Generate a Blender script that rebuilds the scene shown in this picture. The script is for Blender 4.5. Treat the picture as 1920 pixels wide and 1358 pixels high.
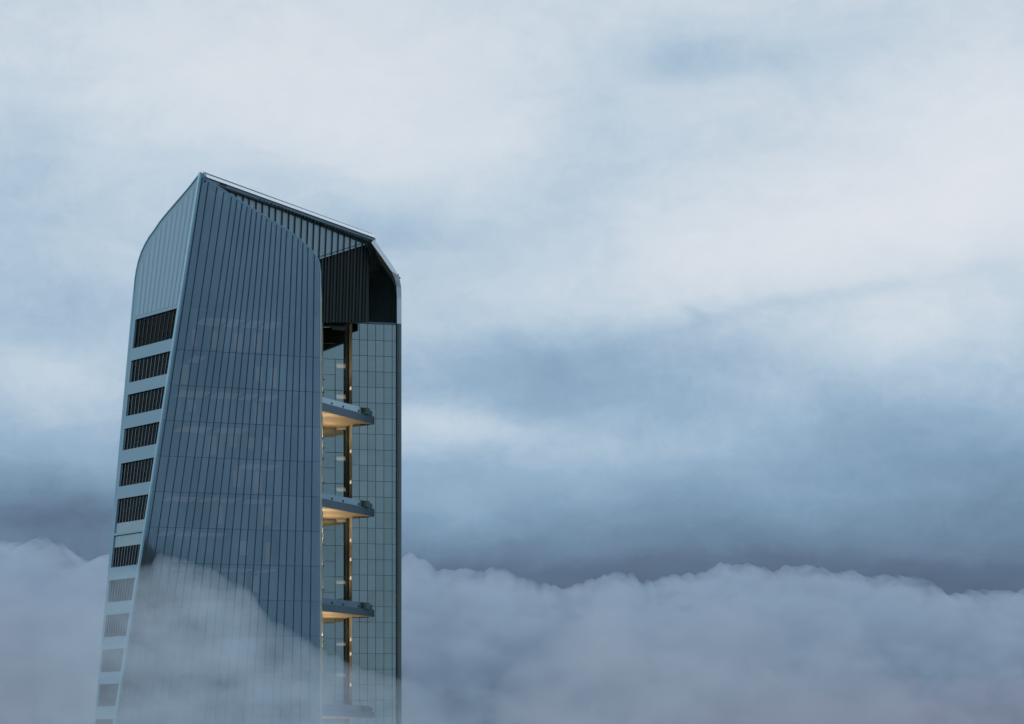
import bpy, bmesh, math, random
from mathutils import Vector, noise
random.seed(7)
sc = bpy.context.scene
for o in list(bpy.data.objects): bpy.data.objects.remove(o)
col = sc.collection
R = math.radians

# ------------------------------------------------------------------ camera
F = 4950.0            # focal length in pixels of a 1920 wide frame
HZ = 1450.0           # height of the horizon line in that frame
CZ = 100.0            # camera height above the ground
cam = bpy.data.cameras.new('camera'); camo = bpy.data.objects.new('camera', cam); col.objects.link(camo)
cam.sensor_width = 36.0; cam.lens = 36.0 * F / 1920.0
cam.shift_y = (HZ - 679.0) / 1920.0
cam.clip_start = 1.0; cam.clip_end = 60000.0
camo.location = (0, 0, CZ); camo.rotation_euler = (R(90), 0, 0)
sc.camera = camo
sc.render.resolution_x = 1024; sc.render.resolution_y = 724

# ------------------------------------------------------------------ view and sampling
sc.view_settings.view_transform = 'Standard'; sc.view_settings.look = 'None'
sc.view_settings.exposure = 0.0; sc.view_settings.gamma = 1.0
sc.render.engine = 'CYCLES'
cy = sc.cycles
cy.max_bounces = 10; cy.volume_bounces = 4; cy.transparent_max_bounces = 24; cy.diffuse_bounces = 3; cy.glossy_bounces = 4
cy.use_denoising = True
cy.sample_clamp_indirect = 4.0

# ------------------------------------------------------------------ sun (soft, behind cloud)
SUN_EL, SUN_AZ = 38.0, -118.0     # azimuth measured from the view direction, negative to the left
sun = bpy.data.lights.new('sun', 'SUN'); sun.energy = 1.0; sun.angle = R(18); sun.color = (1.0, 0.96, 0.9)
suno = bpy.data.objects.new('sun', sun); col.objects.link(suno)
sd = Vector((math.sin(R(SUN_AZ)) * math.cos(R(SUN_EL)), math.cos(R(SUN_AZ)) * math.cos(R(SUN_EL)), math.sin(R(SUN_EL))))
suno.rotation_euler = sd.to_track_quat('Z', 'Y').to_euler()

# ------------------------------------------------------------------ world: overcast sky
def srgb(r, g, b):
    f = lambda c: ((c / 255.0 + 0.055) / 1.055) ** 2.4 if c > 10.31 else c / 255.0 / 12.92
    return (f(r), f(g), f(b), 1.0)

class NT:
    def __init__(s, tree): s.t = tree; s.n = tree.nodes; s.l = tree.links; s.n.clear()
    def node(s, typ, **kw):
        n = s.n.new(typ)
        for k, v in kw.items(): setattr(n, k, v)
        return n
    def put(s, sock, v):
        if isinstance(v, bpy.types.NodeSocket): s.l.new(v, sock)
        elif v is not None: sock.default_value = v
    def m(s, op, a, b=None, c=None, clamp=False):
        n = s.node('ShaderNodeMath', operation=op, use_clamp=clamp)
        s.put(n.inputs[0], a); s.put(n.inputs[1], b); s.put(n.inputs[2], c)
        return n.outputs[0]
    def noise(s, vec, scale, detail=4, rough=0.5, dist=0.0):
        n = s.node('ShaderNodeTexNoise'); s.put(n.inputs['Vector'], vec)
        n.inputs['Scale'].default_value = scale; n.inputs['Detail'].default_value = detail
        n.inputs['Roughness'].default_value = rough; n.inputs['Distortion'].default_value = dist
        return n.outputs['Fac'], n.outputs['Color']
    def ramp(s, fac, stops, interp='LINEAR'):
        n = s.node('ShaderNodeValToRGB'); s.put(n.inputs[0], fac)
        cr = n.color_ramp; cr.interpolation = interp
        while len(cr.elements) < len(stops): cr.elements.new(0.5)
        for e, (p, c) in zip(cr.elements, stops):
            e.position = p; e.color = c if len(c) == 4 else (*c, 1)
        return n.outputs[0]
    def mix(s, fac, a, b, blend='MIX'):
        n = s.node('ShaderNodeMix', data_type='RGBA', blend_type=blend)
        s.put(n.inputs[0], fac); s.put(n.inputs[6], a); s.put(n.inputs[7], b)
        return n.outputs[2]

world = bpy.data.worlds.new('World'); sc.world = world; world.use_nodes = True
W = NT(world.node_tree)
tc = W.node('ShaderNodeTexCoord')
sep = W.node('ShaderNodeSeparateXYZ'); W.l.new(tc.outputs['Generated'], sep.inputs[0])
az0 = W.m('MULTIPLY', W.m('ARCTAN2', sep.outputs[0], sep.outputs[1]), 57.29578)
el0 = W.m('MULTIPLY', W.m('ARCSINE', sep.outputs[2]), 57.29578)
st = W.node('ShaderNodeVectorMath', operation='MULTIPLY'); W.l.new(tc.outputs['Generated'], st.inputs[0]); st.inputs[1].default_value = (1, 1, 2.4)
nv = st.outputs[0]
_, wc = W.noise(nv, 9.0, 6, 0.55)
ws = W.node('ShaderNodeSeparateXYZ'); W.l.new(wc, ws.inputs[0])
az = W.m('ADD', az0, W.m('MULTIPLY', W.m('SUBTRACT', ws.outputs[0], 0.5), 3.0))
el = W.m('ADD', el0, W.m('MULTIPLY', W.m('SUBTRACT', ws.outputs[1], 0.5), 1.6))
def deg(px, py): return math.degrees(math.atan((px - 960) / F)), math.degrees(math.atan((HZ - py) / F))
PXD = math.degrees(1 / F)
# mean brightness of the cloud deck by elevation: dark just above the far bank, pale higher up
def g(v): return (v, v, v, 1)
elr = W.ramp(W.m('DIVIDE', el, 45.0), [(0.0, g(.30)), (0.094, g(.35)), (0.112, g(.46)), (0.135, g(.56)), (0.17, g(.66)), (0.205, g(.72)),
                                       (0.25, g(.765)), (0.37, g(.79)), (1.0, g(.74))], 'LINEAR')
# behind the camera the deck keeps an even tone down to the horizon
bh = W.m('MULTIPLY', sep.outputs[1], -3.0, clamp=True)
elr_f = W.node('ShaderNodeMix', data_type='FLOAT'); W.put(elr_f.inputs[0], bh); W.put(elr_f.inputs[2], elr)
W.put(elr_f.inputs[3], W.m('MULTIPLY_ADD', el, 0.005, 0.545))
val = elr_f.outputs[0]
blobs = [  # centre, half sizes, tilt, strength of cloud masses (brighter or darker than the deck)
    (470, 140, 330, 150, 0, .055), (800, 230, 260, 120, 10, .055), (1720, 390, 330, 130, 14, .12), (1880, 250, 160, 110, 0, .05),
    (1330, 470, 260, 80, 8, .05), (1290, 120, 110, 45, 12, -.075), (1090, 250, 110, 140, 0, -.05), (1480, 110, 220, 45, 8, -.03),
    (30, 330, 130, 200, 0, -.04), (740, 430, 170, 55, 0, -.06), (560, 350, 200, 60, -10, -.03), (150, 610, 110, 60, 0, -.03),
    (1120, 690, 330, 70, 5, -.075), (960, 640, 170, 60, 0, -.05), (1303, 590, 26, 18, -50, -.05), (1500, 575, 280, 14, 10, -.03),
    (840, 815, 190, 42, 0, .12), (1150, 860, 330, 50, 2, .065), (1830, 880, 220, 110, 0, -.07), (60, 740, 190, 60, 0, .10),
    (120, 860, 200, 60, 0, .04), (110, 985, 210, 42, 0, -.12), (860, 955, 130, 45, 0, .06), (1000, 560, 200, 40, 0, .02),
    (1650, 720, 260, 70, 4, .03), (1650, 620, 380, 60, 6, .05), (1500, 940, 260, 35, 4, .02), (1800, 1075, 200, 30, 0, -.06)]
for (cx, cyy, rx, ry, rot, amp) in blobs:
    a, e = deg(cx, cyy); c_, s_ = math.cos(R(rot)), math.sin(R(rot))
    da = W.m('SUBTRACT', az, a); de = W.m('SUBTRACT', el, e)
    u = W.m('MULTIPLY', W.m('ADD', W.m('MULTIPLY', da, c_), W.m('MULTIPLY', de, s_)), 1 / (rx * PXD))
    v = W.m('MULTIPLY', W.m('SUBTRACT', W.m('MULTIPLY', de, c_), W.m('MULTIPLY', da, s_)), 1 / (ry * PXD))
    r2 = W.m('ADD', W.m('MULTIPLY', u, u), W.m('MULTIPLY', v, v))
    gs = W.m('POWER', 2.71828, W.m('MULTIPLY', r2, -0.8))
    val = W.m('MULTIPLY_ADD', gs, amp, val)
n1, _ = W.noise(nv, 7.0, 7, 0.5, 0.4)
n2, _ = W.noise(nv, 22.0, 8, 0.6, 0.6)
val = W.m('MULTIPLY_ADD', W.m('SUBTRACT', n1, 0.5), 0.12, val)
val = W.m('MULTIPLY_ADD', W.m('SUBTRACT', n2, 0.5), 0.11, val)
n4, _ = W.noise(tc.outputs['Generated'], 90.0, 6, 0.7, 0.8)
val = W.m('MULTIPLY_ADD', W.m('SUBTRACT', n4, 0.5), 0.065, val)
val = W.m('ADD', val, 0.012)
cc = W.ramp(val, [(0.25, srgb(72, 90, 116)), (0.38, srgb(88, 109, 135)), (0.48, srgb(109, 135, 162)), (0.56, srgb(126, 155, 182)), (0.66, srgb(150, 178, 204)),
                  (0.75, srgb(184, 204, 221)), (0.84, srgb(212, 222, 232)), (0.95, srgb(228, 232, 238))], 'LINEAR')
# faint pinkish-grey tint in places
n3, _ = W.noise(nv, 5.0, 4, 0.5)
tint = W.m('MULTIPLY', W.m('SUBTRACT', n3, 0.45, clamp=True), 1.2, clamp=True)
cc = W.mix(tint, cc, (0.86, 0.80, 0.80, 1), 'MIX') if False else W.mix(W.m('MULTIPLY', tint, 1.0), cc, W.mix(1.0, cc, (1.05, 1.0, 0.965, 1), 'MULTIPLY'))
sky = W.node('ShaderNodeTexSky'); sky.sky_type = 'NISHITA'; sky.sun_disc = False
sky.sun_elevation = R(SUN_EL); sky.sun_rotation = R(SUN_AZ)
skb = W.node('ShaderNodeVectorMath', operation='SCALE'); W.l.new(sky.outputs[0], skb.inputs[0]); skb.inputs['Scale'].default_value = 0.08
final = W.mix(0.95, skb.outputs[0], cc)
bg = W.node('ShaderNodeBackground'); W.l.new(final, bg.inputs[0]); bg.inputs[1].default_value = 1.0
wo = W.node('ShaderNodeOutputWorld'); W.l.new(bg.outputs[0], wo.inputs[0])
world.cycles.sampling_method = 'MANUAL'; world.cycles.sample_map_resolution = 1024

# ------------------------------------------------------------------ materials
MATS = {}
def mat(name, base, rough=0.5, metal=0.0, var=0.0, vscale=1.0, streak=1.0, spec=0.5, bump=0.0, emit=None, estr=0.0):
    m = bpy.data.materials.new(name); m.use_nodes = True; t = NT(m.node_tree)
    p = t.node('ShaderNodeBsdfPrincipled'); o = t.node('ShaderNodeOutputMaterial'); t.l.new(p.outputs[0], o.inputs[0])
    p.inputs['Roughness'].default_value = rough; p.inputs['Metallic'].default_value = metal
    p.inputs['Specular IOR Level'].default_value = spec
    b = (*base[:3], 1)
    tcn = t.node('ShaderNodeTexCoord'); mp = t.node('ShaderNodeMapping'); t.l.new(tcn.outputs['Object'], mp.inputs[0])
    mp.inputs['Scale'].default_value = (1, 1, streak)
    f, _ = t.noise(mp.outputs[0], vscale, 5, 0.6)
    lo = tuple(c * (1 - var) for c in b[:3]) + (1,); hi = tuple(c * (1 + var) for c in b[:3]) + (1,)
    t.l.new(t.ramp(f, [(0.3, lo), (0.7, hi)]), p.inputs['Base Color'])
    rr = t.m('MULTIPLY_ADD', f, 0.15, rough - 0.07); t.l.new(rr, p.inputs['Roughness'])
    if bump:
        bn = t.node('ShaderNodeBump'); bn.inputs['Strength'].default_value = bump; t.l.new(f, bn.inputs['Height']); t.l.new(bn.outputs[0], p.inputs['Normal'])
    if emit: p.inputs['Emission Color'].default_value = (*emit, 1); p.inputs['Emission Strength'].default_value = estr
    MATS[name] = m; return m

def glass(name, tint, trans, fac, rough=0.03, wave=0.0, wscale=0.25, var=0.08):
    """coated facade glass: mirror coat over tinted see-through pane"""
    m = bpy.data.materials.new(name); m.use_nodes = True; t = NT(m.node_tree)
    o = t.node('ShaderNodeOutputMaterial')
    tr = t.node('ShaderNodeBsdfTransparent'); tr.inputs[0].default_value = (*trans, 1)
    gl = t.node('ShaderNodeBsdfGlossy'); gl.inputs['Roughness'].default_value = rough
    tcn = t.node('ShaderNodeTexCoord')
    f, _ = t.noise(tcn.outputs['Object'], 0.12, 4, 0.5)
    lo = tuple(c * (1 - var) for c in tint) + (1,); hi = tuple(c * (1 + var) for c in tint) + (1,)
    t.l.new(t.ramp(f, [(0.3, lo), (0.7, hi)]), gl.inputs[0])
    if wave:
        fw, _ = t.noise(tcn.outputs['Object'], wscale, 2, 0.5)
        bn = t.node('ShaderNodeBump'); bn.inputs['Strength'].default_value = wave; bn.inputs['Distance'].default_value = 1.0
        t.l.new(fw, bn.inputs['Height']); t.l.new(bn.outputs[0], gl.inputs['Normal'])
    lw = t.node('ShaderNodeLayerWeight'); lw.inputs[0].default_value = 0.3
    fc = t.m('ADD', t.m('MULTIPLY', lw.outputs['Fresnel'], 1 - fac), fac, clamp=True)
    mx = t.node('ShaderNodeMixShader'); t.l.new(fc, mx.inputs[0]); t.l.new(tr.outputs[0], mx.inputs[1]); t.l.new(gl.outputs[0], mx.inputs[2])
    t.l.new(mx.outputs[0], o.inputs[0]); MATS[name] = m; return m

def lampmat(name, c, s):
    m = bpy.data.materials.new(name); m.use_nodes = True; t = NT(m.node_tree)
    e = t.node('ShaderNodeEmission'); e.inputs[0].default_value = (*c, 1); e.inputs[1].default_value = s
    o = t.node('ShaderNodeOutputMaterial'); t.l.new(e.outputs[0], o.inputs[0]); MATS[name] = m; return m

mat('ground', (0.06, 0.065, 0.06), 0.9, var=0.4, vscale=0.003)
mat('wall_panel', (0.19, 0.33, 0.42), 0.42, metal=0.25, var=0.05, vscale=0.35, streak=0.15)
mat('wall_rib', (0.23, 0.37, 0.455), 0.42, metal=0.25, var=0.05, vscale=0.35, streak=0.15)
mat('trim', (0.30, 0.48, 0.56), 0.3, metal=0.5, var=0.05, vscale=0.5)
mat('cap_metal', (0.95, 0.97, 0.98), 0.2, metal=0.9)
mat('rail_metal', (0.72, 0.80, 0.85), 0.38, metal=0.45, var=0.06, vscale=0.5)
mat('rail_side', (0.25, 0.36, 0.43), 0.4, metal=0.5, var=0.08, vscale=0.6)
mat('fin', (0.036, 0.068, 0.112), 0.4, metal=0.3, var=0.2, vscale=0.6)
mat('joint', (0.05, 0.085, 0.12), 0.5, var=0.2, vscale=0.6)
mat('wing_joint', (0.13, 0.175, 0.175), 0.5, var=0.2, vscale=0.6)
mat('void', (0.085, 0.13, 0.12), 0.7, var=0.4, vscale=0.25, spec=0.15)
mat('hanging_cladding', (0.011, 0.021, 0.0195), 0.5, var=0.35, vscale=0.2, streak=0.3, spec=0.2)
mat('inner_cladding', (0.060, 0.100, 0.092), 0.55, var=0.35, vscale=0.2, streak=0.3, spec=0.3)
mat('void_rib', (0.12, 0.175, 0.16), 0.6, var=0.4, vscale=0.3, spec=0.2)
mat('canopy', (0.24, 0.36, 0.41), 0.35, metal=0.3, var=0.1, vscale=0.3)
mat('column_metal', (0.10, 0.155, 0.165), 0.5, metal=0.1, var=0.1, vscale=0.3)
mat('fascia', (0.11, 0.17, 0.21), 0.4, metal=0.4, var=0.07, vscale=0.5)
mat('soffit', (0.62, 0.46, 0.29), 0.6, var=0.12, vscale=4.0)
mat('wood', (0.70, 0.56, 0.36), 0.6, var=0.15, vscale=0.8, streak=0.25)
mat('return_panel', (0.45, 0.42, 0.36), 0.6, var=0.3, vscale=0.8)
mat('slab', (0.16, 0.19, 0.21), 0.8, var=0.1, vscale=0.5)
mat('core', (0.38, 0.40, 0.36), 0.8, var=0.3, vscale=0.15)
mat('backing', (0.38, 0.50, 0.56), 0.8, var=0.08, vscale=0.2)
mat('dark_metal', (0.02, 0.03, 0.03), 0.5, metal=0.3, var=0.2, vscale=1)
mat('pipe', (0.05, 0.055, 0.05), 0.5, metal=0.4, var=0.3, vscale=0.6)
mat('glint_interior', (0.46, 0.50, 0.51), 0.7, var=0.25, vscale=0.7)  # painted window reflections; also the slot's pale slabs and rear wall
mat('glint_dim', (0.16, 0.20, 0.22), 0.7, var=0.3, vscale=0.7)  # dimmer tone of the painted window reflections
mat('mullion', (0.21, 0.26, 0.30), 0.5, metal=0.3, var=0.1, vscale=1)
mat('roofing', (0.12, 0.17, 0.20), 0.6, metal=0.2, var=0.1, vscale=0.3)
glass('front_glass', (0.285, 0.365, 0.405), (0.45, 0.5, 0.5), 0.78, rough=0.04, wave=0.025, wscale=0.12)
for i_, f_ in enumerate((0.95, 1.0, 1.05, 0.98)):
    glass('front_glass_%d' % i_, (0.285 * f_, 0.365 * f_, 0.405 * f_), (0.62, 0.66, 0.62), 0.76, rough=0.04, wave=0.025, wscale=0.12)
    glass('wing_glass_%d' % i_, (0.45 * f_, 0.505 * f_, 0.465 * f_), (0.45, 0.5, 0.45), 0.78, rough=0.04, wave=0.02)
glass('slot_glass', (0.42, 0.50, 0.47), (0.7, 0.72, 0.66), 0.74, rough=0.05)
glass('window_glass', (0.06, 0.08, 0.085), (0.8, 0.84, 0.84), 0.2, rough=0.03)
glass('rail_glass', (0.62, 0.74, 0.78), (0.6, 0.7, 0.72), 0.62, rough=0.12)
lampmat('lamp_warm', (1.0, 0.84, 0.62), 0.7)
lampmat('lamp_ceiling', (1.0, 0.94, 0.78), 0.13)
lampmat('lamp_soft', (1.0, 0.82, 0.58), 0.9)
lampmat('lamp_dim', (0.9, 0.85, 0.68), 0.14)

# ------------------------------------------------------------------ mesh helpers
def at(px, py, Y): return Vector(((px - 960) * Y / F, Y, CZ + (HZ - py) * Y / F))
def zof(py, Y=300.0): return CZ + (HZ - py) * Y / F

class MB:
    def __init__(s): s.v = []; s.f = []; s.mi = {}
    def face(s, pts, mi=0):
        s.mi[len(s.f)] = mi; i = len(s.v); s.v += [Vector(p) for p in pts]; s.f.append(list(range(i, i + len(pts))))
    def prism(s, pts, off):
        """closed solid: polygon pts pushed by vector off"""
        n = len(pts); i = len(s.v); off = Vector(off)
        s.v += [Vector(p) for p in pts] + [Vector(p) + off for p in pts]
        s.f.append(list(range(i, i + n))); s.f.append(list(range(i + 2 * n - 1, i + n - 1, -1)))
        for k in range(n):
            j = (k + 1) % n; s.f.append([i + k, i + n + k, i + n + j, i + j])
    def bar(s, a, b, w, d, side, front):
        """box beam from a to b: w along side, d along front (from 0 outward)"""
        a, b, side, front = Vector(a), Vector(b), Vector(side).normalized(), Vector(front).normalized()
        q = [a - side * w / 2, a + side * w / 2, a + side * w / 2 + front * d, a - side * w / 2 + front * d]
        s.prism(q, b - a)
    def tube(s, a, b, r, n=12):
        a, b = Vector(a), Vector(b); ax = (b - a).normalized()
        u = ax.cross(Vector((0.3, 0.1, 1))).normalized() if abs(ax.z) < 0.95 else ax.cross(Vector((1, 0, 0))).normalized()
        w = ax.cross(u)
        s.prism([a + (u * math.cos(t) + w * math.sin(t)) * r for t in [2 * math.pi * k / n for k in range(n)]], b - a)
    def build(s, name, m, parent=None, merge=False, smooth=False):
        me = bpy.data.meshes.new(name); me.from_pydata([tuple(v) for v in s.v], [], s.f); me.update()
        for k_, v_ in s.mi.items(): me.polygons[k_].material_index = v_
        bm = bmesh.new(); bm.from_mesh(me)
        if merge: bmesh.ops.remove_doubles(bm, verts=bm.verts, dist=1e-4)
        bmesh.ops.recalc_face_normals(bm, faces=bm.faces); bm.to_mesh(me); bm.free()
        for m_ in ([m] if isinstance(m, str) else m): me.materials.append(MATS[m_])
        if smooth: me.polygons.foreach_set('use_smooth', [True] * len(me.polygons))
        o = bpy.data.objects.new(name, me); col.objects.link(o); o.parent = parent
        return o
def tag(o, label=None, cat=None, group=None, kind=None):
    for k, v in (('label', label), ('category', cat), ('group', group), ('kind', kind)):
        if v: o[k] = v
    return o

# ------------------------------------------------------------------ ground, far below the clouds
gm = MB(); gm.face([(-40000, -40000, 0), (40000, -40000, 0), (40000, 40000, 0), (-40000, 40000, 0)])
tag(gm.build('ground', 'ground'), kind='structure')

# ------------------------------------------------------------------ the tower
tower = bpy.data.objects.new('skyscraper', None); col.objects.link(tower)
tag(tower, 'tall blue glass skyscraper with slanted pointed crown, rising out of the clouds', 'skyscraper')

YC, YR = 300.0, 306.0
XR = 600.5
def xc(py): return 376.0 - 0.156 * (py - 324.0)          # front corner, leaning outwards as it falls
def xs(py): return 248.6 - 0.0906 * (py - 560.0)         # rear left corner
BASE_PY = HZ + CZ * F / YC                               # where the corner meets the ground
def front_pt(u, py, out=0.0):                            # main face: u 0 at the corner, 1 at the right edge
    px = xc(py) + u * (XR - xc(py)); Y = YC + (YR - YC) * u
    # constant height along a floor: py is measured at the corner
    z = zof(py); return Vector(((px - 960) * Y / F, Y, z)) + NF * out
def left_pt(s, py, out=0.0):                             # left face: s 0 at the corner, 1 at the rear edge
    w = xc(py) - xs(py); px = xc(py) - s * w; Y = YC * (1 + 3.25e-4 * w * s)
    z = zof(py); return Vector(((px - 960) * Y / F, Y, z)) + NL * out
NF = Vector((0.314, -0.949, 0)).normalized(); NL = Vector((-0.845, -0.535, 0)).normalized()
# top outlines, as (u, corner py) from picture positions
def u_of(px, py_img):
    py = py_img
    for _ in range(20):
        u = (px - xc(py)) / (XR - xc(py)); Y = YC + (YR - YC) * u
        py = HZ - (HZ - py_img) * Y / YC
    return u, py
def s_of(px, py_img):
    py = py_img
    for _ in range(20):
        w = xc(py) - xs(py); s = (xc(py) - px) / w; Y = YC * (1 + 3.25e-4 * w * s)
        py = HZ - (HZ - py_img) * Y / YC
    return s, py
front_top_px = [(377, 325), (386.6, 336), (404, 346), (431, 364), (464.5, 385), (491, 401), (516, 417), (540.6, 432), (562, 447.5), (576, 460),
                (588, 473), (595.5, 484), (599.5, 495), (600.5, 508)]
front_top = [u_of(*p) for p in front_top_px]; front_top[0] = (0.0, front_top[0][1]); front_top[-1] = (1.0, front_top[-1][1])
left_top_px = [(377, 324), (353.7, 353), (314, 399), (301, 415), (289.6, 432), (280, 445), (272, 459), (265.5, 473), (260, 490), (256, 508), (253.5, 525), (251.8, 545)]
left_top = [s_of(*p) for p in left_top_px]; left_top[0] = (0.0, left_top[0][1])
def lerp_tab(tab, x):
    if x <= tab[0][0]: return tab[0][1]
    for (a, b), (c, d) in zip(tab, tab[1:]):
        if x <= c: return b + (d - b) * (x - a) / max(c - a, 1e-9)
    return tab[-1][1]

# --- main curtain wall
mull_a = [348.4, 362.4, 379, 393.6, 409.5, 421.3, 432.6, 444.1, 455.2, 466.2, 477.3, 488.3, 499.4, 510, 520.7, 531.5, 544.3, 555.3, 565.6, 576, 588.5]
mull_b = [291, 307.8, 323.8, 339.2, 355.6, 369.5, 384, 398.4, 413.4, 427.9, 442.3, 456.8, 470.3, 484.7, 498, 512.6, 528.4, 541.5, 556, 569.5, 584.3]
def mull_u(k, py):
    x = mull_a[k] + (mull_b[k] - mull_a[k]) * (py - 540) / 380.0
    return min(max((x - xc(py)) / (XR - xc(py)), 0.012), 0.99)
cw = MB()
us = sorted(set([0, 1] + [p[0] for p in front_top] + [i / 24 for i in range(25)]))
levels = [577] + [655 + 66.6 * k for k in range(0, 11)] + [1500, 1900, BASE_PY]
def strip(mb, ua, ub, ya0, yb0, y1, off=0.0):
    mb.face([front_pt(ua, ya0, off), front_pt(ub, yb0, off), front_pt(ub, y1, off), front_pt(ua, y1, off)])
for a, b in zip(us, us[1:]):
    ta, tb = lerp_tab(front_top, a), lerp_tab(front_top, b)
    strip(cw, a, b, ta, tb, 577)
prng = random.Random(3)
for l0, l1 in zip(levels, levels[1:]):
    ub = [[0] + [mull_u(k, l) for k in range(21)] + [1] for l in (min(l0, 1500), min(l1, 1500))]
    for k in range(22):
        cw.face([front_pt(ub[0][k], l0), front_pt(ub[0][k + 1], l0), front_pt(ub[1][k + 1], l1), front_pt(ub[1][k], l1)], prng.choice((0, 1, 2, 3)))
wall = cw.build('curtain_wall', ['front_glass_%d' % i for i in range(4)], tower)
for k in range(21):
    # find where the fin meets the top edge
    py = 330.0
    while py < 560 and lerp_tab(front_top, mull_u(k, py)) > py: py += 0.5
    fb = MB(); prev = None
    ys = [py + 3, 700, 1000, 1400, BASE_PY]
    for y0, y1 in zip(ys, ys[1:]):
        a, b = front_pt(mull_u(k, y0), y0), front_pt(mull_u(k, y1), y1)
        fb.bar(a, b, 0.09, 0.10, Vector((0.949, 0.314, 0)), NF)
    fb.build('fin', 'fin', wall)
jb = MB()
for k in range(0, 11):
    y = 655 + 66.6 * k
    jb.bar(front_pt(0.012, y, 0.004), front_pt(1, y, 0.004), 0.04, 0.03, (0, 0, 1), NF)
jb.build('floor_joint', 'joint', wall)
# edge cap along the top of the screen and down its right side
eb = MB()
for (u0, y0), (u1, y1) in zip(front_top, front_top[1:]):
    a, b = front_pt(u0, y0, -0.15), front_pt(u1, y1, -0.15); d = (b - a).normalized()
    eb.bar(a, b, 0.10, 0.18, d.cross(NF), NF)
a, b = front_pt(1, front_top[-1][1], -0.15), front_pt(1, BASE_PY, -0.15)
eb.bar(a, b, 0.12, 0.30, (1, 0, 0), NF)
eb.build('edge_cap', 'trim', wall)

# --- corner trim
tb_ = MB()
for y0, y1 in ((324, 900), (900, 1500), (1500, BASE_PY)):
    a, b = front_pt(0, y0), front_pt(0, y1)
    q = [a + NF * 0.22 + Vector((0.10, 0, 0)), a + NF * 0.22 + NL * 0.1, a + NL * 0.26 + NF * 0.04, a + NL * 0.22 - Vector((0, -0.25, 0)), a + Vector((0.1, 0.1, 0))]
    tb_.prism(q, b - a)
tb_.build('corner_trim', 'trim', tower)

# --- left wall: opaque panels with window bands
rows = [(576.6, 633.5), (657, 700), (723.5, 765.4), (789.7, 831.7), (857, 902), (926, 992), (996.5, 1058), (1082.6, 1125), (1149, 1191.7), (1215.3, 1258.3),
        (1281.6, 1324), (1348, 1390), (1414, 1457), (1481, 1523)]
S0, S1 = 0.055, 0.925
lw_ = MB(); TH = 0.35
def lquad(s0, s1, t0, t1, b, th=TH, out=0.0, mb=lw_):
    mb.prism([left_pt(s0, t0, out), left_pt(s1, t1, out), left_pt(s1, b, out), left_pt(s0, b, out)], -NL * th)
ss = sorted(set([0, S0, S1, 1] + [p[0] for p in left_top if 0 < p[0] < 1]))
for a, b in zip(ss, ss[1:]):
    lquad(a, b, lerp_tab(left_top, a), lerp_tab(left_top, b), rows[0][0])
for i, (t, b) in enumerate(rows):
    lquad(0, S0, t, t, b); lquad(S1, 1, t, t, b)
    nb = rows[i + 1][0] if i + 1 < len(rows) else BASE_PY
    lquad(0, 1, b, b, nb)
left_wall = lw_.build('side_wall', 'wall_panel', tower)
# standing seams of the blank upper wall
for k in range(10):
    s = 0.10 + k * 0.088
    rb = MB()
    y0 = lerp_tab(left_top, s) + 14 + (20 if s > .8 else 0)
    q = [left_pt(s - 0.028, y0), left_pt(s + 0.028, y0 + 3), left_pt(s + 0.028, 570), left_pt(s - 0.028, 570)]
    rb.prism(q, NL * 0.03)
    rb.build('standing_seam', 'wall_rib', left_wall)
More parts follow.
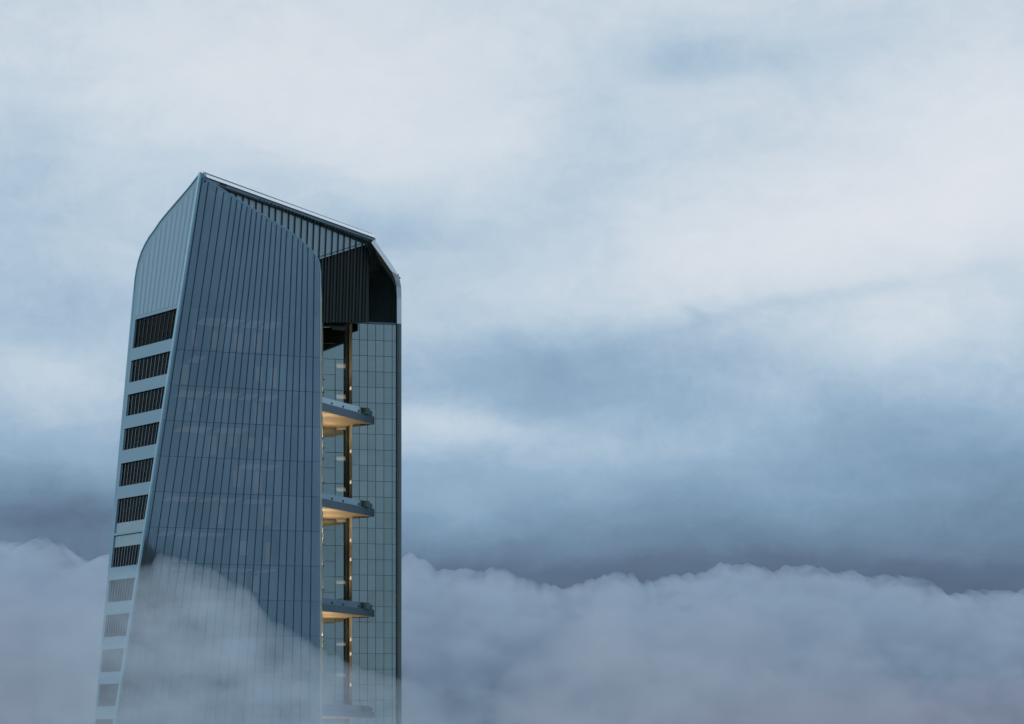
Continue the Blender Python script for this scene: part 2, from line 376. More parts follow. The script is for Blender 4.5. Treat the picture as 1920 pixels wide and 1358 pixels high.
# rim of the left wall
rm = MB()
for (s0, y0), (s1, y1) in zip(left_top, left_top[1:]):
    a, b = left_pt(s0, y0, -0.1), left_pt(s1, y1, -0.1); d = (b - a).normalized()
    rm.bar(a, b, 0.12, 0.2, d.cross(NL), NL)
a, b = left_pt(1, left_top[-1][1], -0.1), left_pt(1, BASE_PY, -0.1)
rm.bar(a, b, 0.16, 0.2, (1, 0, 0), NL)
rm.build('wall_rim', 'trim', left_wall)
for i, (t, b) in enumerate(rows):
    pane = MB(); pane.prism([left_pt(S0, t, -0.22), left_pt(S1, t, -0.22), left_pt(S1, b, -0.22), left_pt(S0, b, -0.22)], -NL * 0.03)
    win = pane.build('window', 'window_glass', tower)
    bp = MB(); bp.prism([left_pt(S0, t - 3, -1.3), left_pt(S1, t - 3, -1.3), left_pt(S1, b + 3, -1.3), left_pt(S0, b + 3, -1.3)], -NL * 0.03); bp.build('shade_backing', 'dark_metal', win)  # added dark sheet, so the depth behind the window reads black
    n = 10
    fm = MB(); sdir = (left_pt(1, t) - left_pt(0, t)).normalized()
    for k in range(n + 1):
        s = S0 + (S1 - S0) * (k + (0.0 if 0 < k < n else (0.15 if k == 0 else -0.15))) / n
        fm.bar(left_pt(s, t, -0.2), left_pt(s, b, -0.2), 0.06 if i else 0.13, 0.05, sdir, NL)
    fm.build('mullion', 'mullion' if i else 'dark_metal', win)
    rr_ = random.Random(50 + i)
    for k in range(n):
        sa = S0 + (S1 - S0) * (k + .12) / n; sb_ = S0 + (S1 - S0) * (k + .88) / n
        lit = i in (8, 9) and k in (4, 5, 6); sky_thru = i == 0 and k in (1, 2, 3, 5, 8)
        if not (lit or sky_thru) and rr_.random() > (0.4 if i < 7 else .7): continue
        h0 = t + (b - t) * (0.02 if lit else rr_.uniform(0.0, 0.5)); h1 = t + (b - t) * (rr_.uniform(.3, .55) if lit else rr_.uniform(.55, 1.0))
        if sky_thru: h0, h1 = t + 4, t + (b - t) * rr_.uniform(.4, .8)
        q_ = MB(); q_.prism([left_pt(sa, h0, -0.30), left_pt(sb_, h0, -0.30), left_pt(sb_, h1, -0.30), left_pt(sa, h1, -0.30)], -NL * .04)
        q_.build('interior_lamp' if lit else 'glint_interior', 'lamp_soft' if lit else ('glint_interior' if (sky_thru or rr_.random() < .3) else 'glint_dim'), win)  # unlit panels stand in for reflections and sky seen through the glass
    if i in (5, 6):   # lower glazing of the tall plant floor
        tt = t + (b - t) * (0.70 if i == 5 else 0.0); bb = b if i == 5 else t + (b - t) * 0.38
        mb2 = MB(); mb2.prism([left_pt(S0 + .01, tt + .5, -0.16), left_pt(S1 - .01, tt + .5, -0.16), left_pt(S1 - .01, bb - .5, -0.16), left_pt(S0 + .01, bb - .5, -0.16)], -NL * 0.05)
        mb2.build('spandrel_panel', 'canopy', win)

# --- plan of the inside
RB = Vector((-24.8, 346.5, 0))      # rear end of the wooden side wall
RAIL_B = at(697, 443, 338.0)
def plan(py, inset=0.0):
    C = front_pt(0, py); Rr = front_pt(1, py); L = left_pt(1, py); z = C.z
    pts = [C, Rr, Vector((RB.x, RB.y, z)), Vector((-26.5, 350, z)), L]
    cen = sum(pts, Vector()) / 5
    out = []
    for p in pts:
        d = (cen - p); out.append(p + d.normalized() * min(inset, d.length * .9))
    return out
# floor plates with their ceilings
for k in range(-1, 14):
    y = 655 + 66.6 * k - 3
    if k == -1: y = 579
    sb = MB(); sb.prism(plan(y, 1.1), (0, 0, -0.5))
    sb.build('floor_slab', 'slab', tower)
core = MB()
pl_t = plan(579, 8.0); zt = pl_t[0].z - 0.6
pl_t = [Vector((p.x, p.y, zt)) for p in pl_t]
core.prism(pl_t, (0, 0, -(zt - 0.0)))
core.build('core', 'core', tower)
# lit ceilings seen through the glass
rnd = random.Random(11)
spots = [(0, .30, .8), (0, .47, 1), (0, .60, 1), (0, .15, .5), (1, .12, 1), (1, .62, .8), (1, .72, .8), (2, .20, 1), (2, .64, .9), (3, .36, 1), (3, .48, 1), (3, .60, 1), (3, .70, .8),
         (4, .52, 1), (4, .66, 1), (5, .45, .6), (5, .72, 1), (6, .60, 1), (6, .75, .8), (7, .36, .8), (7, .5, 1), (7, .6, 1), (7, .68, 1), (8, .6, 1), (8, .7, .7), (8, .1, 1.3), (9, .09, 1.2), (9, .3, .6), (10, .2, .8), (11, .12, 1.2), (11, .5, .7)]
for (k, u, w) in spots:
    y = 655 + 66.6 * (k - 1) if k else 590
    y += 4
    a = front_pt(u - 0.016 * w, y, -3.0 - rnd.random() * 1.5); a.z -= 0.75
    lm = MB()
    hh_ = rnd.uniform(1.3, 2.6)
    lm.prism([a, a + Vector((0.85 * w, 0.2, 0)), a + Vector((0.85 * w, 0.2, -hh_)), a + Vector((0, 0, -hh_))], Vector((-0.05, 0.15, 0)))
    lm.build('interior_lamp', 'lamp_dim', tower)
# luminous ceilings of the occupied floors
for k in range(0, 13):
    y = 655 + 66.6 * (k - 1) - 3
    if k == 0: y = 579
    u = rnd.uniform(.1, .2)
    while u < .74:
        w = rnd.uniform(.07, .2)
        if rnd.random() < (.8 if k < 9 else .5):
            a, b = front_pt(u, y, -1.6), front_pt(min(u + w, .78), y, -1.6); dz = Vector((0, 0, -0.56))
            lm = MB(); lm.prism([a + dz, b + dz, b + dz - NF * 5, a + dz - NF * 5], (0, 0, 0.04)); lm.build('ceiling_light', 'lamp_ceiling', tower)
        u += w + rnd.uniform(.02, .06)
# backing wall behind the glass of the crown
bk = MB()
for a, b in zip(us, us[1:]):
    ta, tb = lerp_tab(front_top, a) + 8, lerp_tab(front_top, b) + 8
    if b > 0.97: continue
    bk.prism([front_pt(a, ta, -1.2), front_pt(b, tb, -1.2), front_pt(b, 576, -1.2), front_pt(a, 576, -1.2)], -NF * 0.2)
bk.build('crown_backing', 'backing', tower)

# --- roof shell: the left wall's outline carried back along the ridge
APEX = front_pt(0, 326)
ridge = Vector((RAIL_B.x - APEX.x, RAIL_B.y - APEX.y, 0))
rf = MB(); prof = [left_pt(s, y, -0.36) for s, y in left_top]
prof.append(left_pt(1, 700, -0.36)); prof.append(left_pt(1, BASE_PY, -0.36))
def back(p, s_, y_lim=348.2):
    yb = RAIL_B.y + (y_lim - RAIL_B.y) * min(1.0, s_ / 0.17)
    return p + ridge * ((yb - p.y) / ridge.y)
ends = [back(p, s_) for p, (s_, _) in zip(prof, left_top + [(1, 0), (1, 0)])]
for k in range(2, len(ends)): ends[k] = ends[k] - Vector((0.6, 0, 0.2))
ends[1] = ends[1] + Vector((-0.9, 0, -0.9))
for k in range(len(prof) - 1):
    rf.face([prof[k], prof[k + 1], ends[k + 1], ends[k]])
rf.build('roof_shell', 'roofing', tower, merge=True)
# dark ribbed lining under the shell
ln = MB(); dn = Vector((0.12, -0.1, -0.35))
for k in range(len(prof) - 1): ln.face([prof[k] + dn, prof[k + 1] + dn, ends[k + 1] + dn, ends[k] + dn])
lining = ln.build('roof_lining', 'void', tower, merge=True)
for i in range(34):
    f_ = 0.30 + i * 0.021; rb_ = MB()
    for k in range(0, 8):
        a = prof[k].lerp(ends[k], f_) + dn; b = prof[k + 1].lerp(ends[k + 1], f_) + dn
        rb_.bar(a, b, 0.16 + 0.1 * (i % 3 == 0), 0.22, ridge, Vector((0.6, -0.2, -0.7)))
    rb_.build('rib', 'void_rib', lining)
# rear wall
rw = MB(); xb = at(606, 0, 348.2).x
low = [e for e in ends[1:] ] + [Vector((xb, 348.2, 0)), Vector((xb, 348.2, ends[1].z - 6))]
rw.prism([Vector((e.x, 348.3, e.z)) for e in low], Vector((0, 0.3, 0)))
rw.build('rear_wall', 'roofing', tower)

# --- ridge rail
ra = APEX + Vector((0.25, 0.3, -0.1)); rb2 = RAIL_B.copy(); rdir = (rb2 - ra).normalized()
rside = Vector((rdir.y, -rdir.x, 0)).normalized()   # towards the camera side
rl = MB()
hh = 0.62
q = [ra + Vector((0, 0, -hh)), ra + rside * 0.35 + Vector((0, 0, -hh)), ra + rside * 0.42 + Vector((0, 0, -0.12)), ra + Vector((0, 0, -0.02))]
rl.prism(q, rb2 - ra)
rail = rl.build('ridge_rail', 'rail_side', tower)
rt = MB(); q = [ra + rside * 0.60 + Vector((0, 0, -0.30)), ra + rside * 0.44 + Vector((0, 0, 0.04)), ra + rside * 0.12 + Vector((0, 0, 0.27)), ra + Vector((0, 0, 0.28)), ra - rside * 0.2 + Vector((0, 0, 0)), ra + Vector((0, 0, -0.0))]
rt.prism(q, rb2 - ra); rt.build('rail_cap', 'cap_metal', rail)
hl = MB(); hl.tube(ra + rside * .08 + Vector((0, 0, .33)), rb2 + rside * .12 + Vector((0, 0, .24)), 0.06); hl.build('ridge_bead', 'rail_side', rail, smooth=True)
dl = MB(); dl.bar(ra + Vector((0, 0, -hh - 0.1)) + rside * 0.1, rb2 + Vector((0, 0, -hh - 0.1)) + rside * 0.1, 0.14, 0.2, (0, 0, 1), rside); dl.build('drip_edge', 'dark_metal', rail)
ec = MB(); ec.prism([rb2 + Vector((-0.1, 0, -0.75)), rb2 + Vector((0.38, 0.2, -0.75)), rb2 + Vector((0.38, 0.2, 0.1)), rb2 + Vector((-0.1, 0, 0.22))], (0.05, 0.8, 0)); ec.build('end_cap', 'column_metal', rail)
nb_ = MB(); pn = ra + rdir * 3.2 + rside * 0.36; nb_.prism([pn + Vector((0, 0, -.5)), pn + rdir * 1.3 + Vector((0, 0, -.5)), pn + rdir * 1.3 + Vector((0, 0, -.15)), pn + Vector((0, 0, -.15))], rside * 0.1); nb_.build('vent', 'dark_metal', rail)

# --- canopy screen hanging under the ridge
def d_pt(px, py_img, out=0.0):
    """point on the vertical plane through the ridge seen at this picture position"""
    kx = (px - 960) / F
    t = (kx * ra.y - ra.x) / (rdir.x - kx * rdir.y)
    Y = ra.y + rdir.y * t
    return at(px, py_img, Y) + rside * out
def rail_low(px): return 346 + (px - 404) * (451 - 346) / (695 - 404)
def can_low(px): return 486 - (px - 600) * 31 / 97.0
cn = MB(); cn.prism([d_pt(408, rail_low(408)), d_pt(696, rail_low(696)), d_pt(696, can_low(696)), d_pt(410, can_low(410))], -rside * 0.3)
canopy = cn.build('canopy_screen', 'canopy', tower)
xs_m = [430, 442.3, 455.6, 467, 480, 492, 505, 516.7, 529, 541.5, 553, 565.4, 577, 588.4, 600, 611.5, 623.3, 634.5, 645.5, 656.6, 667.6, 679.6]
for x in xs_m:
    t0, t1 = rail_low(x), can_low(x)
    fb = MB(); fb.bar(d_pt(x, t0, 0.004), d_pt(x - (t1 - t0) * 0.04, t1, 0.004), 0.13, 0.12, rdir, rside); fb.build('fin', 'dark_metal', canopy)
cb = MB(); cb.bar(d_pt(430, can_low(430) - 6, 0.01), d_pt(690, can_low(690) - 4, 0.01), 0.09, 0.05, (0, 0, 1), rside)
cb.build('capping_strip', 'dark_metal', canopy)

# dark ribbed wall continuing down behind the canopy screen
zi = CZ + (HZ - 605) * 342.0 / F
def d_low(px, out=0.0):
    return d_pt(px, 604, out)
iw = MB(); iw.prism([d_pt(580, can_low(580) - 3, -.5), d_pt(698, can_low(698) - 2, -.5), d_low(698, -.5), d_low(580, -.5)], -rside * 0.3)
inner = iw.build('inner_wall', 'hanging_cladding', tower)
for k in range(18):
    x = 588 + k * 6.1
    fb = MB(); fb.bar(d_pt(x + 3, can_low(x) - 1, -.5), d_low(x - 1, -.5), 0.10 + .06 * (k % 2), 0.12, rdir, rside); fb.build('rib', 'dark_metal' if k % 2 else 'hanging_cladding', inner)

# --- rear wing
WS = 5.3e-5
def wy(px): return 342.0 * (1 + WS * (px - 702))
def w_pt(px, py_at702, out=0.0):
    """point on the wing plane; height given by its picture row at x=702"""
    Y = wy(px); z = CZ + (HZ - py_at702) * 342.0 / F
    return Vector(((px - 960) * Y / F, Y - out, z))
WT = 606.2; FL = 29.35; WB = HZ + CZ * F / 342.0
# dark hollow wall above the wing
vd = MB()
rim_in = [(696, 455), (715, 481), (733.6, 508), (740, 522), (743.4, 537), (744.3, 560)]
rim_out = [(701.5, 449), (719, 474), (736.6, 499), (748.4, 518), (752.3, 538), (752.8, 560)]
poly = [at(585, 470, 347), at(650, 440, 347)] + [at(x + 2, y - 3, 347) for x, y in rim_in] + [at(746, 612, 347), at(585, 612, 347)]
vd.prism(poly, (0, 0.5, 0))
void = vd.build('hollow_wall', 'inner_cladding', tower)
for k in range(22):
    x = 598 + k * 6.6
    ytop = 470 if x < 690 else lerp_tab([(p[0], p[1]) for p in rim_in], x) + 6
    fb = MB(); fb.bar(at(x + (10 if k % 3 else 5), ytop, 347), at(x, 611, 347), 0.12 + 0.1 * (k % 2), 0.25, (1, 0, 0), (0, -1, 0)); fb.build('rib', 'inner_cladding', void)
# rim: chamfered band following the curve and running down the right edge
rimb = MB(); ri = rim_in + [(744.3, 607)]; ro = rim_out + [(752.8, 607)]; ry = [337.0, 338.5, 340.2, 341.2, 341.9, 342.2, 342.3]
for i in range(len(ri) - 1):
    a0, a1 = at(*ri[i], ry[i]), at(*ri[i + 1], ry[i + 1]); b0, b1 = at(*ro[i], ry[i] + .6), at(*ro[i + 1], ry[i + 1] + .6)
    rimb.face([a0, b0, b1, a1])
    dz = Vector((-0.36, 7.5, 0)); rimb.face([b0, b0 + dz, b1 + dz, b1]); rimb.face([a0, a1, a1 + dz * .75, a0 + dz * .75])
rimo = rimb.build('crown_rim', 'rail_metal', tower, merge=True)
cl = MB(); z0 = at(744.3, 607, 341.2).z
cl.prism([at(744.3, 607, 342.4), at(748.5, 607, 342.4), at(752.8, 607, 342.9), at(752.8, 607, 349.5), at(744.3, 607, 349.5)], (0, 0, -z0))
cl.build('edge_column', 'column_metal', tower)
gp = MB(); gp.bar(at(743.8, 607, 342.7), Vector((at(743.8, 607, 342.7).x, 342.7, 0)), 0.06, 0.12, (1, 0, 0), (0, -1, 0)); gp.build('shadow_gap', 'dark_metal', tower)
for i, (x, y) in enumerate([(746.5, 514), (749.5, 520)]):
    fb = MB(); fb.bar(at(x, y, 344 + i * .2), at(x + 1, y + 3, 344 + i * .2), 0.12, 0.2, (1, 0, 0), (0, -1, 0)); fb.build('crown_fin', 'dark_metal', rimo)

# wing glazing, right part
wg = MB(); cols = [660.4, 674, 689.2, 704.6, 720, 735.5, 744]
for a, b in zip(cols, cols[1:]):
    y = WT
    for r in range(40):
        y2 = 638.5 + FL * r
        wg.face([w_pt(a, y), w_pt(b, y), w_pt(b, y2), w_pt(a, y2)], prng.choice((0, 1, 2, 3))); y = y2
    wg.face([w_pt(a, y), w_pt(b, y), w_pt(b, WB), w_pt(a, WB)])
wing = wg.build('wing_glazing', ['wing_glass_%d' % i for i in range(4)], tower)
gr = MB()
for x in cols[1:-1]: gr.bar(w_pt(x, WT, 0.004), w_pt(x, WB, 0.004), 0.06, 0.05, (1, 0, 0), (0, -1, 0))
for r in range(30): gr.bar(w_pt(660.4, 638.5 + FL * r, 0.006), w_pt(744, 638.5 + FL * r, 0.006), 0.05, 0.055, (0, 0, 1), (0, -1, 0))
gr.build('glazing_bars', 'wing_joint', wing)
cp = MB(); cp.bar(w_pt(659.6, WT, -0.1), w_pt(744, WT, -0.1), 0.26, 0.22, (0, 0, 1), (0, -1, 0)); cp.build('coping', 'fascia', wing)
# rooms behind the wing glass
for r in range(0, 16):
    y = 667.9 + FL * 2 * r - 3
    a, b = w_pt(660, y, -0.35), w_pt(743, y, -0.35)
    s_ = MB(); s_.prism([a, b, b + Vector((0, 6.5, 0)), a + Vector((0, 6.5, 0))], (0, 0, -0.45)); s_.build('floor_slab', 'slab', tower)
wb_ = MB(); wb_.prism([w_pt(650, WT + 3, -6.0), w_pt(744, WT + 3, -6.0), w_pt(744, WB, -6.0), w_pt(650, WB, -6.0)], (0, .3, 0)); wb_.build('wing_rear_wall', 'core', tower)
wr = MB(); wr.prism([w_pt(660, WT + 1.5, -0.3), w_pt(744, WT + 1.5, -0.3), w_pt(744, WT + 1.5, -7), w_pt(590, WT + 1.5, -9), w_pt(590, WT + 1.5, -5.0), w_pt(650, WT + 1.5, -3.0)], (0, 0, -0.3)); wr.build('wing_roof', 'roofing', tower)

# recessed slot, left part
def s_pt(px, py_at702, out=0.0):
    Y = 344.3 + 0.62 * (px - 605.6) / (650 - 605.6); z = CZ + (HZ - py_at702) * 342.0 / F
    return Vector(((px - 960) * Y / F, Y - out, z))
sg = MB(); sc_ = [605.8, 628.6, 650]
for a, b in zip(sc_, sc_[1:]):
    y = WT
    for r in range(40):
        y2 = 638.5 + FL * r
        sg.face([s_pt(a, y), s_pt(b, y), s_pt(b, y2), s_pt(a, y2)]); y = y2
    sg.face([s_pt(a, y), s_pt(b, y), s_pt(b, WB), s_pt(a, WB)])
slot = sg.build('slot_glazing', 'slot_glass', tower, merge=True)
gr = MB()
gr.bar(s_pt(628.6, 667, 0.004), s_pt(628.6, WB, 0.004), 0.08, 0.06, (1, 0, 0), (0, -1, 0))
for r in range(30):
    gr.bar(s_pt(605.8, 638.5 + FL * r, 0.006), s_pt(628.6 if (r % 2 == 0) else 650, 638.5 + FL * r, 0.006), 0.06, 0.055, (0, 0, 1), (0, -1, 0))
gr.build('glazing_bars', 'wing_joint', slot)
cp = MB(); cp.bar(s_pt(605.6, WT, -0.1), s_pt(650, WT, -0.1), 0.16, 0.18, (0, 0, 1), (0, -1, 0)); cp.build('coping', 'fascia', slot)
for r in range(0, 14):
    y = 667.9 + FL * 2 * r
    a, b = s_pt(606, y, -0.4), s_pt(649, y, -0.4)
    s_ = MB(); s_.prism([a, b, b + Vector((0, 4.5, 0)), a + Vector((0, 4.5, 0))], (0, 0, -0.4)); s_.build('floor_slab', 'glint_interior', tower)
    if r in (6,): continue
    a, b = s_pt(630, y, -0.8), s_pt(647.5, y, -0.8)
    lm = MB(); lm.prism([a + Vector((0, 0, -0.55)), b + Vector((0, 0, -0.55)), b + Vector((0, 0, -0.75)), a + Vector((0, 0, -0.75))], (0, 1.6, 0.0)); lm.build('interior_lamp', 'lamp_soft', tower)
sw = MB(); sw.prism([s_pt(600, WT + 3, -4.5), s_pt(652, WT + 3, -4.5), s_pt(652, WB, -4.5), s_pt(600, WB, -4.5)], (0, .3, 0)); sw.build('slot_rear_wall', 'glint_interior', tower)
# return between the two glass planes, with downpipe and wall lamps
rp = MB(); a, b = s_pt(650, WT, -0.02), w_pt(660.2, WT, -0.02)
rp.prism([a, b, Vector((b.x, b.y, 0)), Vector((a.x, a.y, 0))], (0.1, 0.25, 0)); rp.build('return_wall', 'return_panel', tower)
dp = MB(); p0 = at(652.5, WT + 2, 343.3); dp.tube(p0, (p0.x, p0.y, 0), 0.14); dp.build('downpipe', 'pipe', tower)
dp = MB(); p0 = at(649.3, WT + 2, 344.2); dp.tube(p0, (p0.x, p0.y, 0), 0.09); dp.build('downpipe', 'column_metal', tower)
lamp_rows = [728, 846, 904, 1013, 1049, 1084, 1199, 1226, 1284]
for y in lamp_rows:
    c = at(657.3, y, 341.85)
    lm = MB(); lm.prism([c + Vector((-0.11, 0, -0.22)), c + Vector((0.13, 0, -0.22)), c + Vector((0.16, 0, 0.25)), c + Vector((-0.08, 0, 0.16))], (0, 0.12, 0)); lm.build('wall_lamp', 'lamp_warm', tower)

# wooden side wall of the main block
sdw = MB(); a = Vector((front_pt(1, 540).x - 0.03, 306.4, 0)); b = Vector((at(606.2, 600, 347).x, 347.0, 0)); ztop = zof(606, 345)
sdw.prism([a, b, Vector((b.x, b.y, ztop)), Vector((a.x, a.y, ztop))], (-0.3, 0, 0)); a_side, b_side = a.copy(), b.copy(); side_wood = sdw.build('timber_wall', 'wood', tower)
bt = MB()
for r in range(26):
    z = CZ + (HZ - (682 + FL * r)) * 342.0 / F
    bt.bar(Vector((a.x, a.y, z)), Vector((b.x, b.y, z)), 0.06, 0.03, (0, 0, 1), (1, 0, 0))
bt.build('batten', 'pipe', side_wood)

# --- balconies in the slot
Tp = w_pt(702, 700); Sp = at(598.5, 753, 328.2)
T2, S2 = Vector((Tp.x, Tp.y - 0.02, 0)), Vector((Sp.x, Sp.y, 0)); bdir = (T2 - S2).normalized(); bn = Vector((bdir.y, -bdir.x, 0))
Q1 = Vector((w_pt(660.4, 0).x, w_pt(660.4, 0).y - 0.03, 0)); Q2 = Vector((s_pt(650, 0).x, s_pt(650, 0).y - 0.03, 0)); Q3 = Vector((s_pt(606.5, 0).x, s_pt(606.5, 0).y - 0.03, 0))
def wall_x(Y): return a_w.x + (b_w.x - a_w.x) * (Y - a_w.y) / (b_w.y - a_w.y)
a_w, b_w = a_side, b_side
def sconce(Y_, z, e, parent):
    """shallow wall lamp on the timber wall, throwing its light upwards"""
    x = wall_x(Y_)
    m_ = MB(); m_.prism([(x, Y_ - .3, z - .12), (x + .22, Y_ - .3, z - .04), (x + .22, Y_ - .3, z), (x, Y_ - .3, z)], (0, .6, 0)); m_.build('wall_lamp', 'pipe', parent)
    L = bpy.data.lights.new('uplight', 'AREA'); L.shape = 'RECTANGLE'; L.size = 0.3; L.size_y = 0.5; L.energy = e; L.color = (1.0, 0.84, 0.60)
    lo = bpy.data.objects.new('uplight', L); col.objects.link(lo); lo.location = (x + .18, Y_, z + .03); lo.rotation_euler = (R(180), R(12), 0); lo.parent = parent
def balcony(py_top, h_px, rail=True, lamp=1.0):
    zt = zof(py_top, 328.2); h = h_px * 328.2 / F
    tri = [S2, T2, Q1, Q2, Q3]
    up = lambda z, pts=tri: [Vector((p.x, p.y, z)) for p in pts]
    fb = MB(); fb.prism(up(zt), (0, 0, -h))
    bal = fb.build('balcony', 'fascia', tower)
    inset = [S2 + Vector((.06, .12, 0)) + bdir * .1, T2 - bdir * 0.9 + Vector((0, .06, 0)), Q1 + Vector((0, -.02, 0)), Q2 + Vector((0, -.02, 0)), Q3 + Vector((.03, -.02, 0))]
    sf = MB(); sf.prism(up(zt - h - 0.004, inset), (0, 0, -0.06)); sf.build('soffit', 'soffit', bal)
    if rail:
        a = S2 + bdir * 0.05 - bn * 0.12; b = T2 - bdir * 2.4 - bn * 0.12
        az_, bz_ = Vector((a.x, a.y, zt)), Vector((b.x, b.y, zt))
        g_ = MB(); g_.prism([az_, bz_, bz_ + Vector((0, 0, .82)), az_ + Vector((0, 0, .72))], -bn * 0.04); gl_ = g_.build('glass_railing', 'rail_glass', bal)
        for f_ in (0.28, 0.52, 0.86):
            c = az_.lerp(bz_, f_) + bn * 0.02
            m_ = MB(); m_.bar(c + Vector((0, 0, .12)), c + Vector((0, 0, .34)), 0.14, 0.07, bdir, bn); m_.build('bracket', 'dark_metal', gl_)
        c = bz_ + bdir * 0.1; m_ = MB(); m_.bar(c, c + Vector((0, 0, .80)), 1.0, 0.4, bdir, bn); m_.build('end_screen', 'void_rib', bal)
        c2 = bz_ + bdir * 1.25; m_ = MB(); m_.bar(c2, c2 + Vector((0, 0, .62)), 1.05, 0.15, bdir, bn); m_.build('end_panel', 'column_metal', bal)
        # low guard rail in front of the doors
        d0, d1 = Vector((at(633, 0, 343.6).x, 343.6, zt)), Vector((at(659, 0, 341.9).x, 341.9, zt))
        m_ = MB(); m_.bar(d0 + Vector((0, 0, 1.5)), d1 + Vector((0, 0, 1.5)), .07, .07, (0, 0, 1), (0, -1, 0))
        for f_ in (0.27, 0.8): m_.bar(d0.lerp(d1, f_), d0.lerp(d1, f_) + Vector((0, 0, 1.5)), .09, .07, (1, 0, 0), (0, -1, 0))
        m_.build('door_guard', 'dark_metal', bal)
    if lamp:
        for Y_, dz in ((332.5, 3.0), (340.5, 3.2)): sconce(Y_, zt - h - dz, 75 * lamp, bal)
    return bal
balcony(753.4, 15.0)
balcony(933.7, 15.0)
balcony(1131, 13.5)
balcony(1331, 11.0)
for py_ in (735, 700, 860, 905, 1020, 1060, 1100, 1215, 1260, 1300):
    sconce(337.0 if py_ % 100 else 342.0, zof(py_, 337), 38, tower)

# ------------------------------------------------------------------ clouds: closed bodies filled with even scattering air
def cloudmat(name, color, dens, aniso=0.0, nscale=None, lo=.35, hi=.62, floor=.15):
    m = bpy.data.materials.new(name); m.use_nodes = True; t = NT(m.node_tree)
    o = t.node('ShaderNodeOutputMaterial'); v = t.node('ShaderNodeVolumePrincipled')
    v.inputs['Color'].default_value = (*color, 1); v.inputs['Density'].default_value = dens; v.inputs['Anisotropy'].default_value = aniso
    if nscale:   # patchy air: denser and thinner clumps through the body
        tcn = t.node('ShaderNodeTexCoord'); mp = t.node('ShaderNodeMapping'); t.l.new(tcn.outputs['Object'], mp.inputs[0]); mp.inputs['Scale'].default_value = (1, 1, 1.6)
        f, _ = t.noise(mp.outputs[0], nscale, 4, 0.6, 0.5)
        mr = t.node('ShaderNodeMapRange'); mr.interpolation_type = 'SMOOTHSTEP'; t.l.new(f, mr.inputs[0]); mr.inputs[1].default_value = lo; mr.inputs[2].default_value = hi
        mr.inputs[3].default_value = dens * floor; mr.inputs[4].default_value = dens; t.l.new(mr.outputs[0], v.inputs['Density'])
    t.l.new(v.outputs[0], o.inputs['Volume']); MATS[name] = m
    return m
def fbm(x, y, z=0.0, H=1.0, octv=5): return noise.fractal(Vector((x, y, z)), H, 2.0, octv)
def billow(x, y):
    return sum(abs(noise.noise(Vector((x * 2 ** i, y + i * 7.3, 1.7)))) * 0.55 ** i for i in range(5))
def cloud(name, label, Y, top, x0, x1, ybot, thick, d0, material, nx, ny, rough=(8, 60), bulge=0.35, seed=0.0, side=60, lean=0.0, topn=1.0, power=.5):
    """top: list of (px, py) crest points; thick: depth in metres; body swells down from the crest"""
    sx = Y / F
    def crest(px):
        y = lerp_tab(top, px) + rough[0] * .6
        y += (0.55 - 1.3 * billow(px / rough[1], seed)) * rough[0] * 1.6 * topn
        return y
    front, back = [], []
    for i in range(nx + 1):
        px = x0 + (x1 - x0) * i / nx; yt = crest(px)
        rf_, rbk = [], []
        for j in range(ny + 1):
            f = (j / ny) ** 1.6
            py = yt + (ybot - yt) * f
            d = (py - yt)
            edge = min(1.0, max(0.0, (px - x0) / side)) * min(1.0, max(0.0, (x1 - px) / side))
            edge = max(0.02, edge) ** .5 if side else 1
            pr = (1 - math.exp(-d / d0)) ** power * edge
            bot = min(1, (ybot - py) / 60.0 + 0.05)
            nz = fbm(px / 130.0, py / 70.0, seed + 7, .8, 5); nz2 = fbm(px / 190.0, py / 90.0, seed + 31, .8, 5)
            T = thick * pr
            yf = Y - T * (0.5 + bulge * nz) - lean * (1 - math.exp(-d / 120.0)); yb = Y + T * (0.5 + bulge * nz2)
            if j == 0: yf = yb = Y
            p = at(px, py, Y)
            rf_.append(Vector((p.x, min(yf, Y - 0.01 * j), p.z))); rbk.append(Vector((p.x, max(yb, Y + 0.01 * j), p.z)))
        front.append(rf_); back.append(rbk)
    v = []; f_ = []; idx = {}
    def vid(side_, i, j):
        if j == 0: side_ = 0
        k = (side_, i, j)
        if k not in idx: idx[k] = len(v); v.append(front[i][j] if side_ == 0 else back[i][j])
        return idx[k]
    for i in range(nx):
        for j in range(ny):
            f_.append([vid(0, i, j), vid(0, i + 1, j), vid(0, i + 1, j + 1), vid(0, i, j + 1)])
            q = [vid(1, i, j + 1), vid(1, i + 1, j + 1), vid(1, i + 1, j), vid(1, i, j)]
            f_.append(q)
        f_.append([vid(0, i, ny), vid(0, i + 1, ny), vid(1, i + 1, ny), vid(1, i, ny)])
    for i in (0, nx):
        for j in range(ny):
            q = [vid(0, i, j), vid(0, i, j + 1), vid(1, i, j + 1)] + ([vid(1, i, j)] if j else [])
            f_.append(q)
    me = bpy.data.meshes.new(name); me.from_pydata([tuple(p) for p in v], [], f_); me.update()
    bm = bmesh.new(); bm.from_mesh(me); bmesh.ops.recalc_face_normals(bm, faces=bm.faces); bm.to_mesh(me); bm.free()
    me.materials.append(MATS[material]); me.polygons.foreach_set('use_smooth', [True] * len(me.polygons))
    o = bpy.data.objects.new(name, me); col.objects.link(o)
    return tag(o, label, None, None, 'stuff')

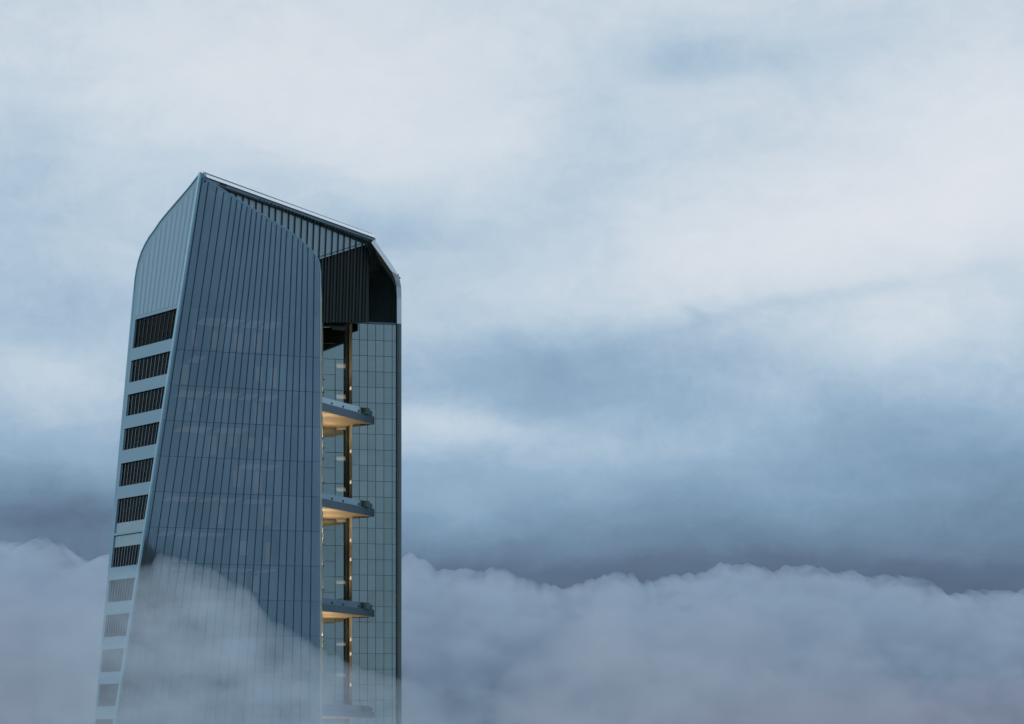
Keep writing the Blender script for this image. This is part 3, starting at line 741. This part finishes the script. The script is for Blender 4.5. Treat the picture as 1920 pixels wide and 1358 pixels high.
cloudmat('cloud_far', (0.68, 0.77, 0.86), 0.036, nscale=0.045, lo=.36, hi=.64, floor=.04)
cloudmat('cloud_mid', (0.76, 0.80, 0.87), 0.006)
cloudmat('cloud_mauve', (0.66, 0.64, 0.73), 0.010)
cloudmat('cloud_near', (0.83, 0.92, 1.0), 0.08, nscale=0.22, lo=.32, hi=.66, floor=.38)
bank_top = [(-700, 1030), (-300, 1000), (0, 1008), (60, 1006), (115, 1009), (140, 1030), (170, 1050), (200, 1043), (260, 1030), (400, 1050), (600, 1035), (700, 1045), (752, 1040),
            (770, 1040), (800, 1052), (830, 1062), (885, 1061), (925, 1066), (950, 1064), (985, 1080), (1020, 1087), (1060, 1097), (1100, 1082), (1135, 1076), (1180, 1069),
            (1200, 1082), (1240, 1083), (1280, 1068), (1330, 1064), (1360, 1054), (1400, 1051), (1450, 1063), (1495, 1056), (1530, 1063), (1580, 1064), (1640, 1075), (1725, 1078), (1770, 1106),
            (1800, 1107), (1820, 1096), (1850, 1105), (1900, 1105), (1940, 1098), (2300, 1080), (2700, 1090)]
cloud('cloud_bank', 'wide grey blue cloud bank with a lumpy crest along the horizon', 1400, bank_top, -700, 2700, 1560, 300, 90, 'cloud_far', 620, 46,
      rough=(9, 38), seed=2.0, lean=0, bulge=.15, power=.85)
cloud('cloud_billow', 'broad pale swell of cloud in front of the bank, right of the skyscraper', 1100, [(900, 1300), (1020, 1180), (1120, 1110), (1250, 1130), (1380, 1120), (1500, 1160), (1620, 1180), (1700, 1260), (1850, 1330)],
      880, 1880, 1700, 200, 120, 'cloud_mid', 200, 30, rough=(16, 60), seed=5.0, side=120, bulge=.5, power=1.0)
cloud('cloud_billow', 'low mauve swell of cloud near the bottom right corner', 1000, [(1200, 1330), (1400, 1290), (1600, 1255), (1750, 1265), (1900, 1240), (2100, 1230), (2400, 1260)],
      1150, 2450, 1700, 160, 100, 'cloud_mauve', 200, 30, rough=(16, 60), seed=15.0, side=120, bulge=.5, power=1.0)
cloud('cloud_billow', 'pale swell of cloud left of the skyscraper', 1100, [(-500, 1060), (-200, 1070), (0, 1075), (90, 1090), (180, 1110), (260, 1090), (400, 1100), (560, 1130)],
      -500, 560, 1700, 180, 130, 'cloud_mid', 200, 30, rough=(14, 60), seed=25.0, side=120, bulge=.5, power=1.0)
wisp_top = [(-300, 1120), (0, 1100), (120, 1075), (200, 1062), (262, 1056), (285, 1050), (299, 1036), (338, 1040), (370, 1051), (401, 1064), (440, 1086), (470, 1104), (490, 1136), (510, 1160), (540, 1174), (566, 1184),
            (597, 1208), (650, 1236), (700, 1256), (752, 1268), (800, 1285), (900, 1330)]
cloud('cloud_wisp', 'thin pale veil of cloud drifting across the foot of the skyscraper', 284, wisp_top, 70, 900, 1640, 13, 26, 'cloud_near', 300, 60,
      rough=(6, 34), seed=9.0, side=300, bulge=0.25, power=1.0)
wisp2 = [(x, y + 45 + 35 * fbm(x / 90, 4.2)) for x, y in wisp_top]
cloud('cloud_wisp', 'second veil of cloud, lower and thicker, in front of the foot of the skyscraper', 262, wisp2, 70, 900, 1640, 9, 90, 'cloud_near', 300, 60,
      rough=(14, 50), seed=19.0, side=300, bulge=0.35, power=1.2)
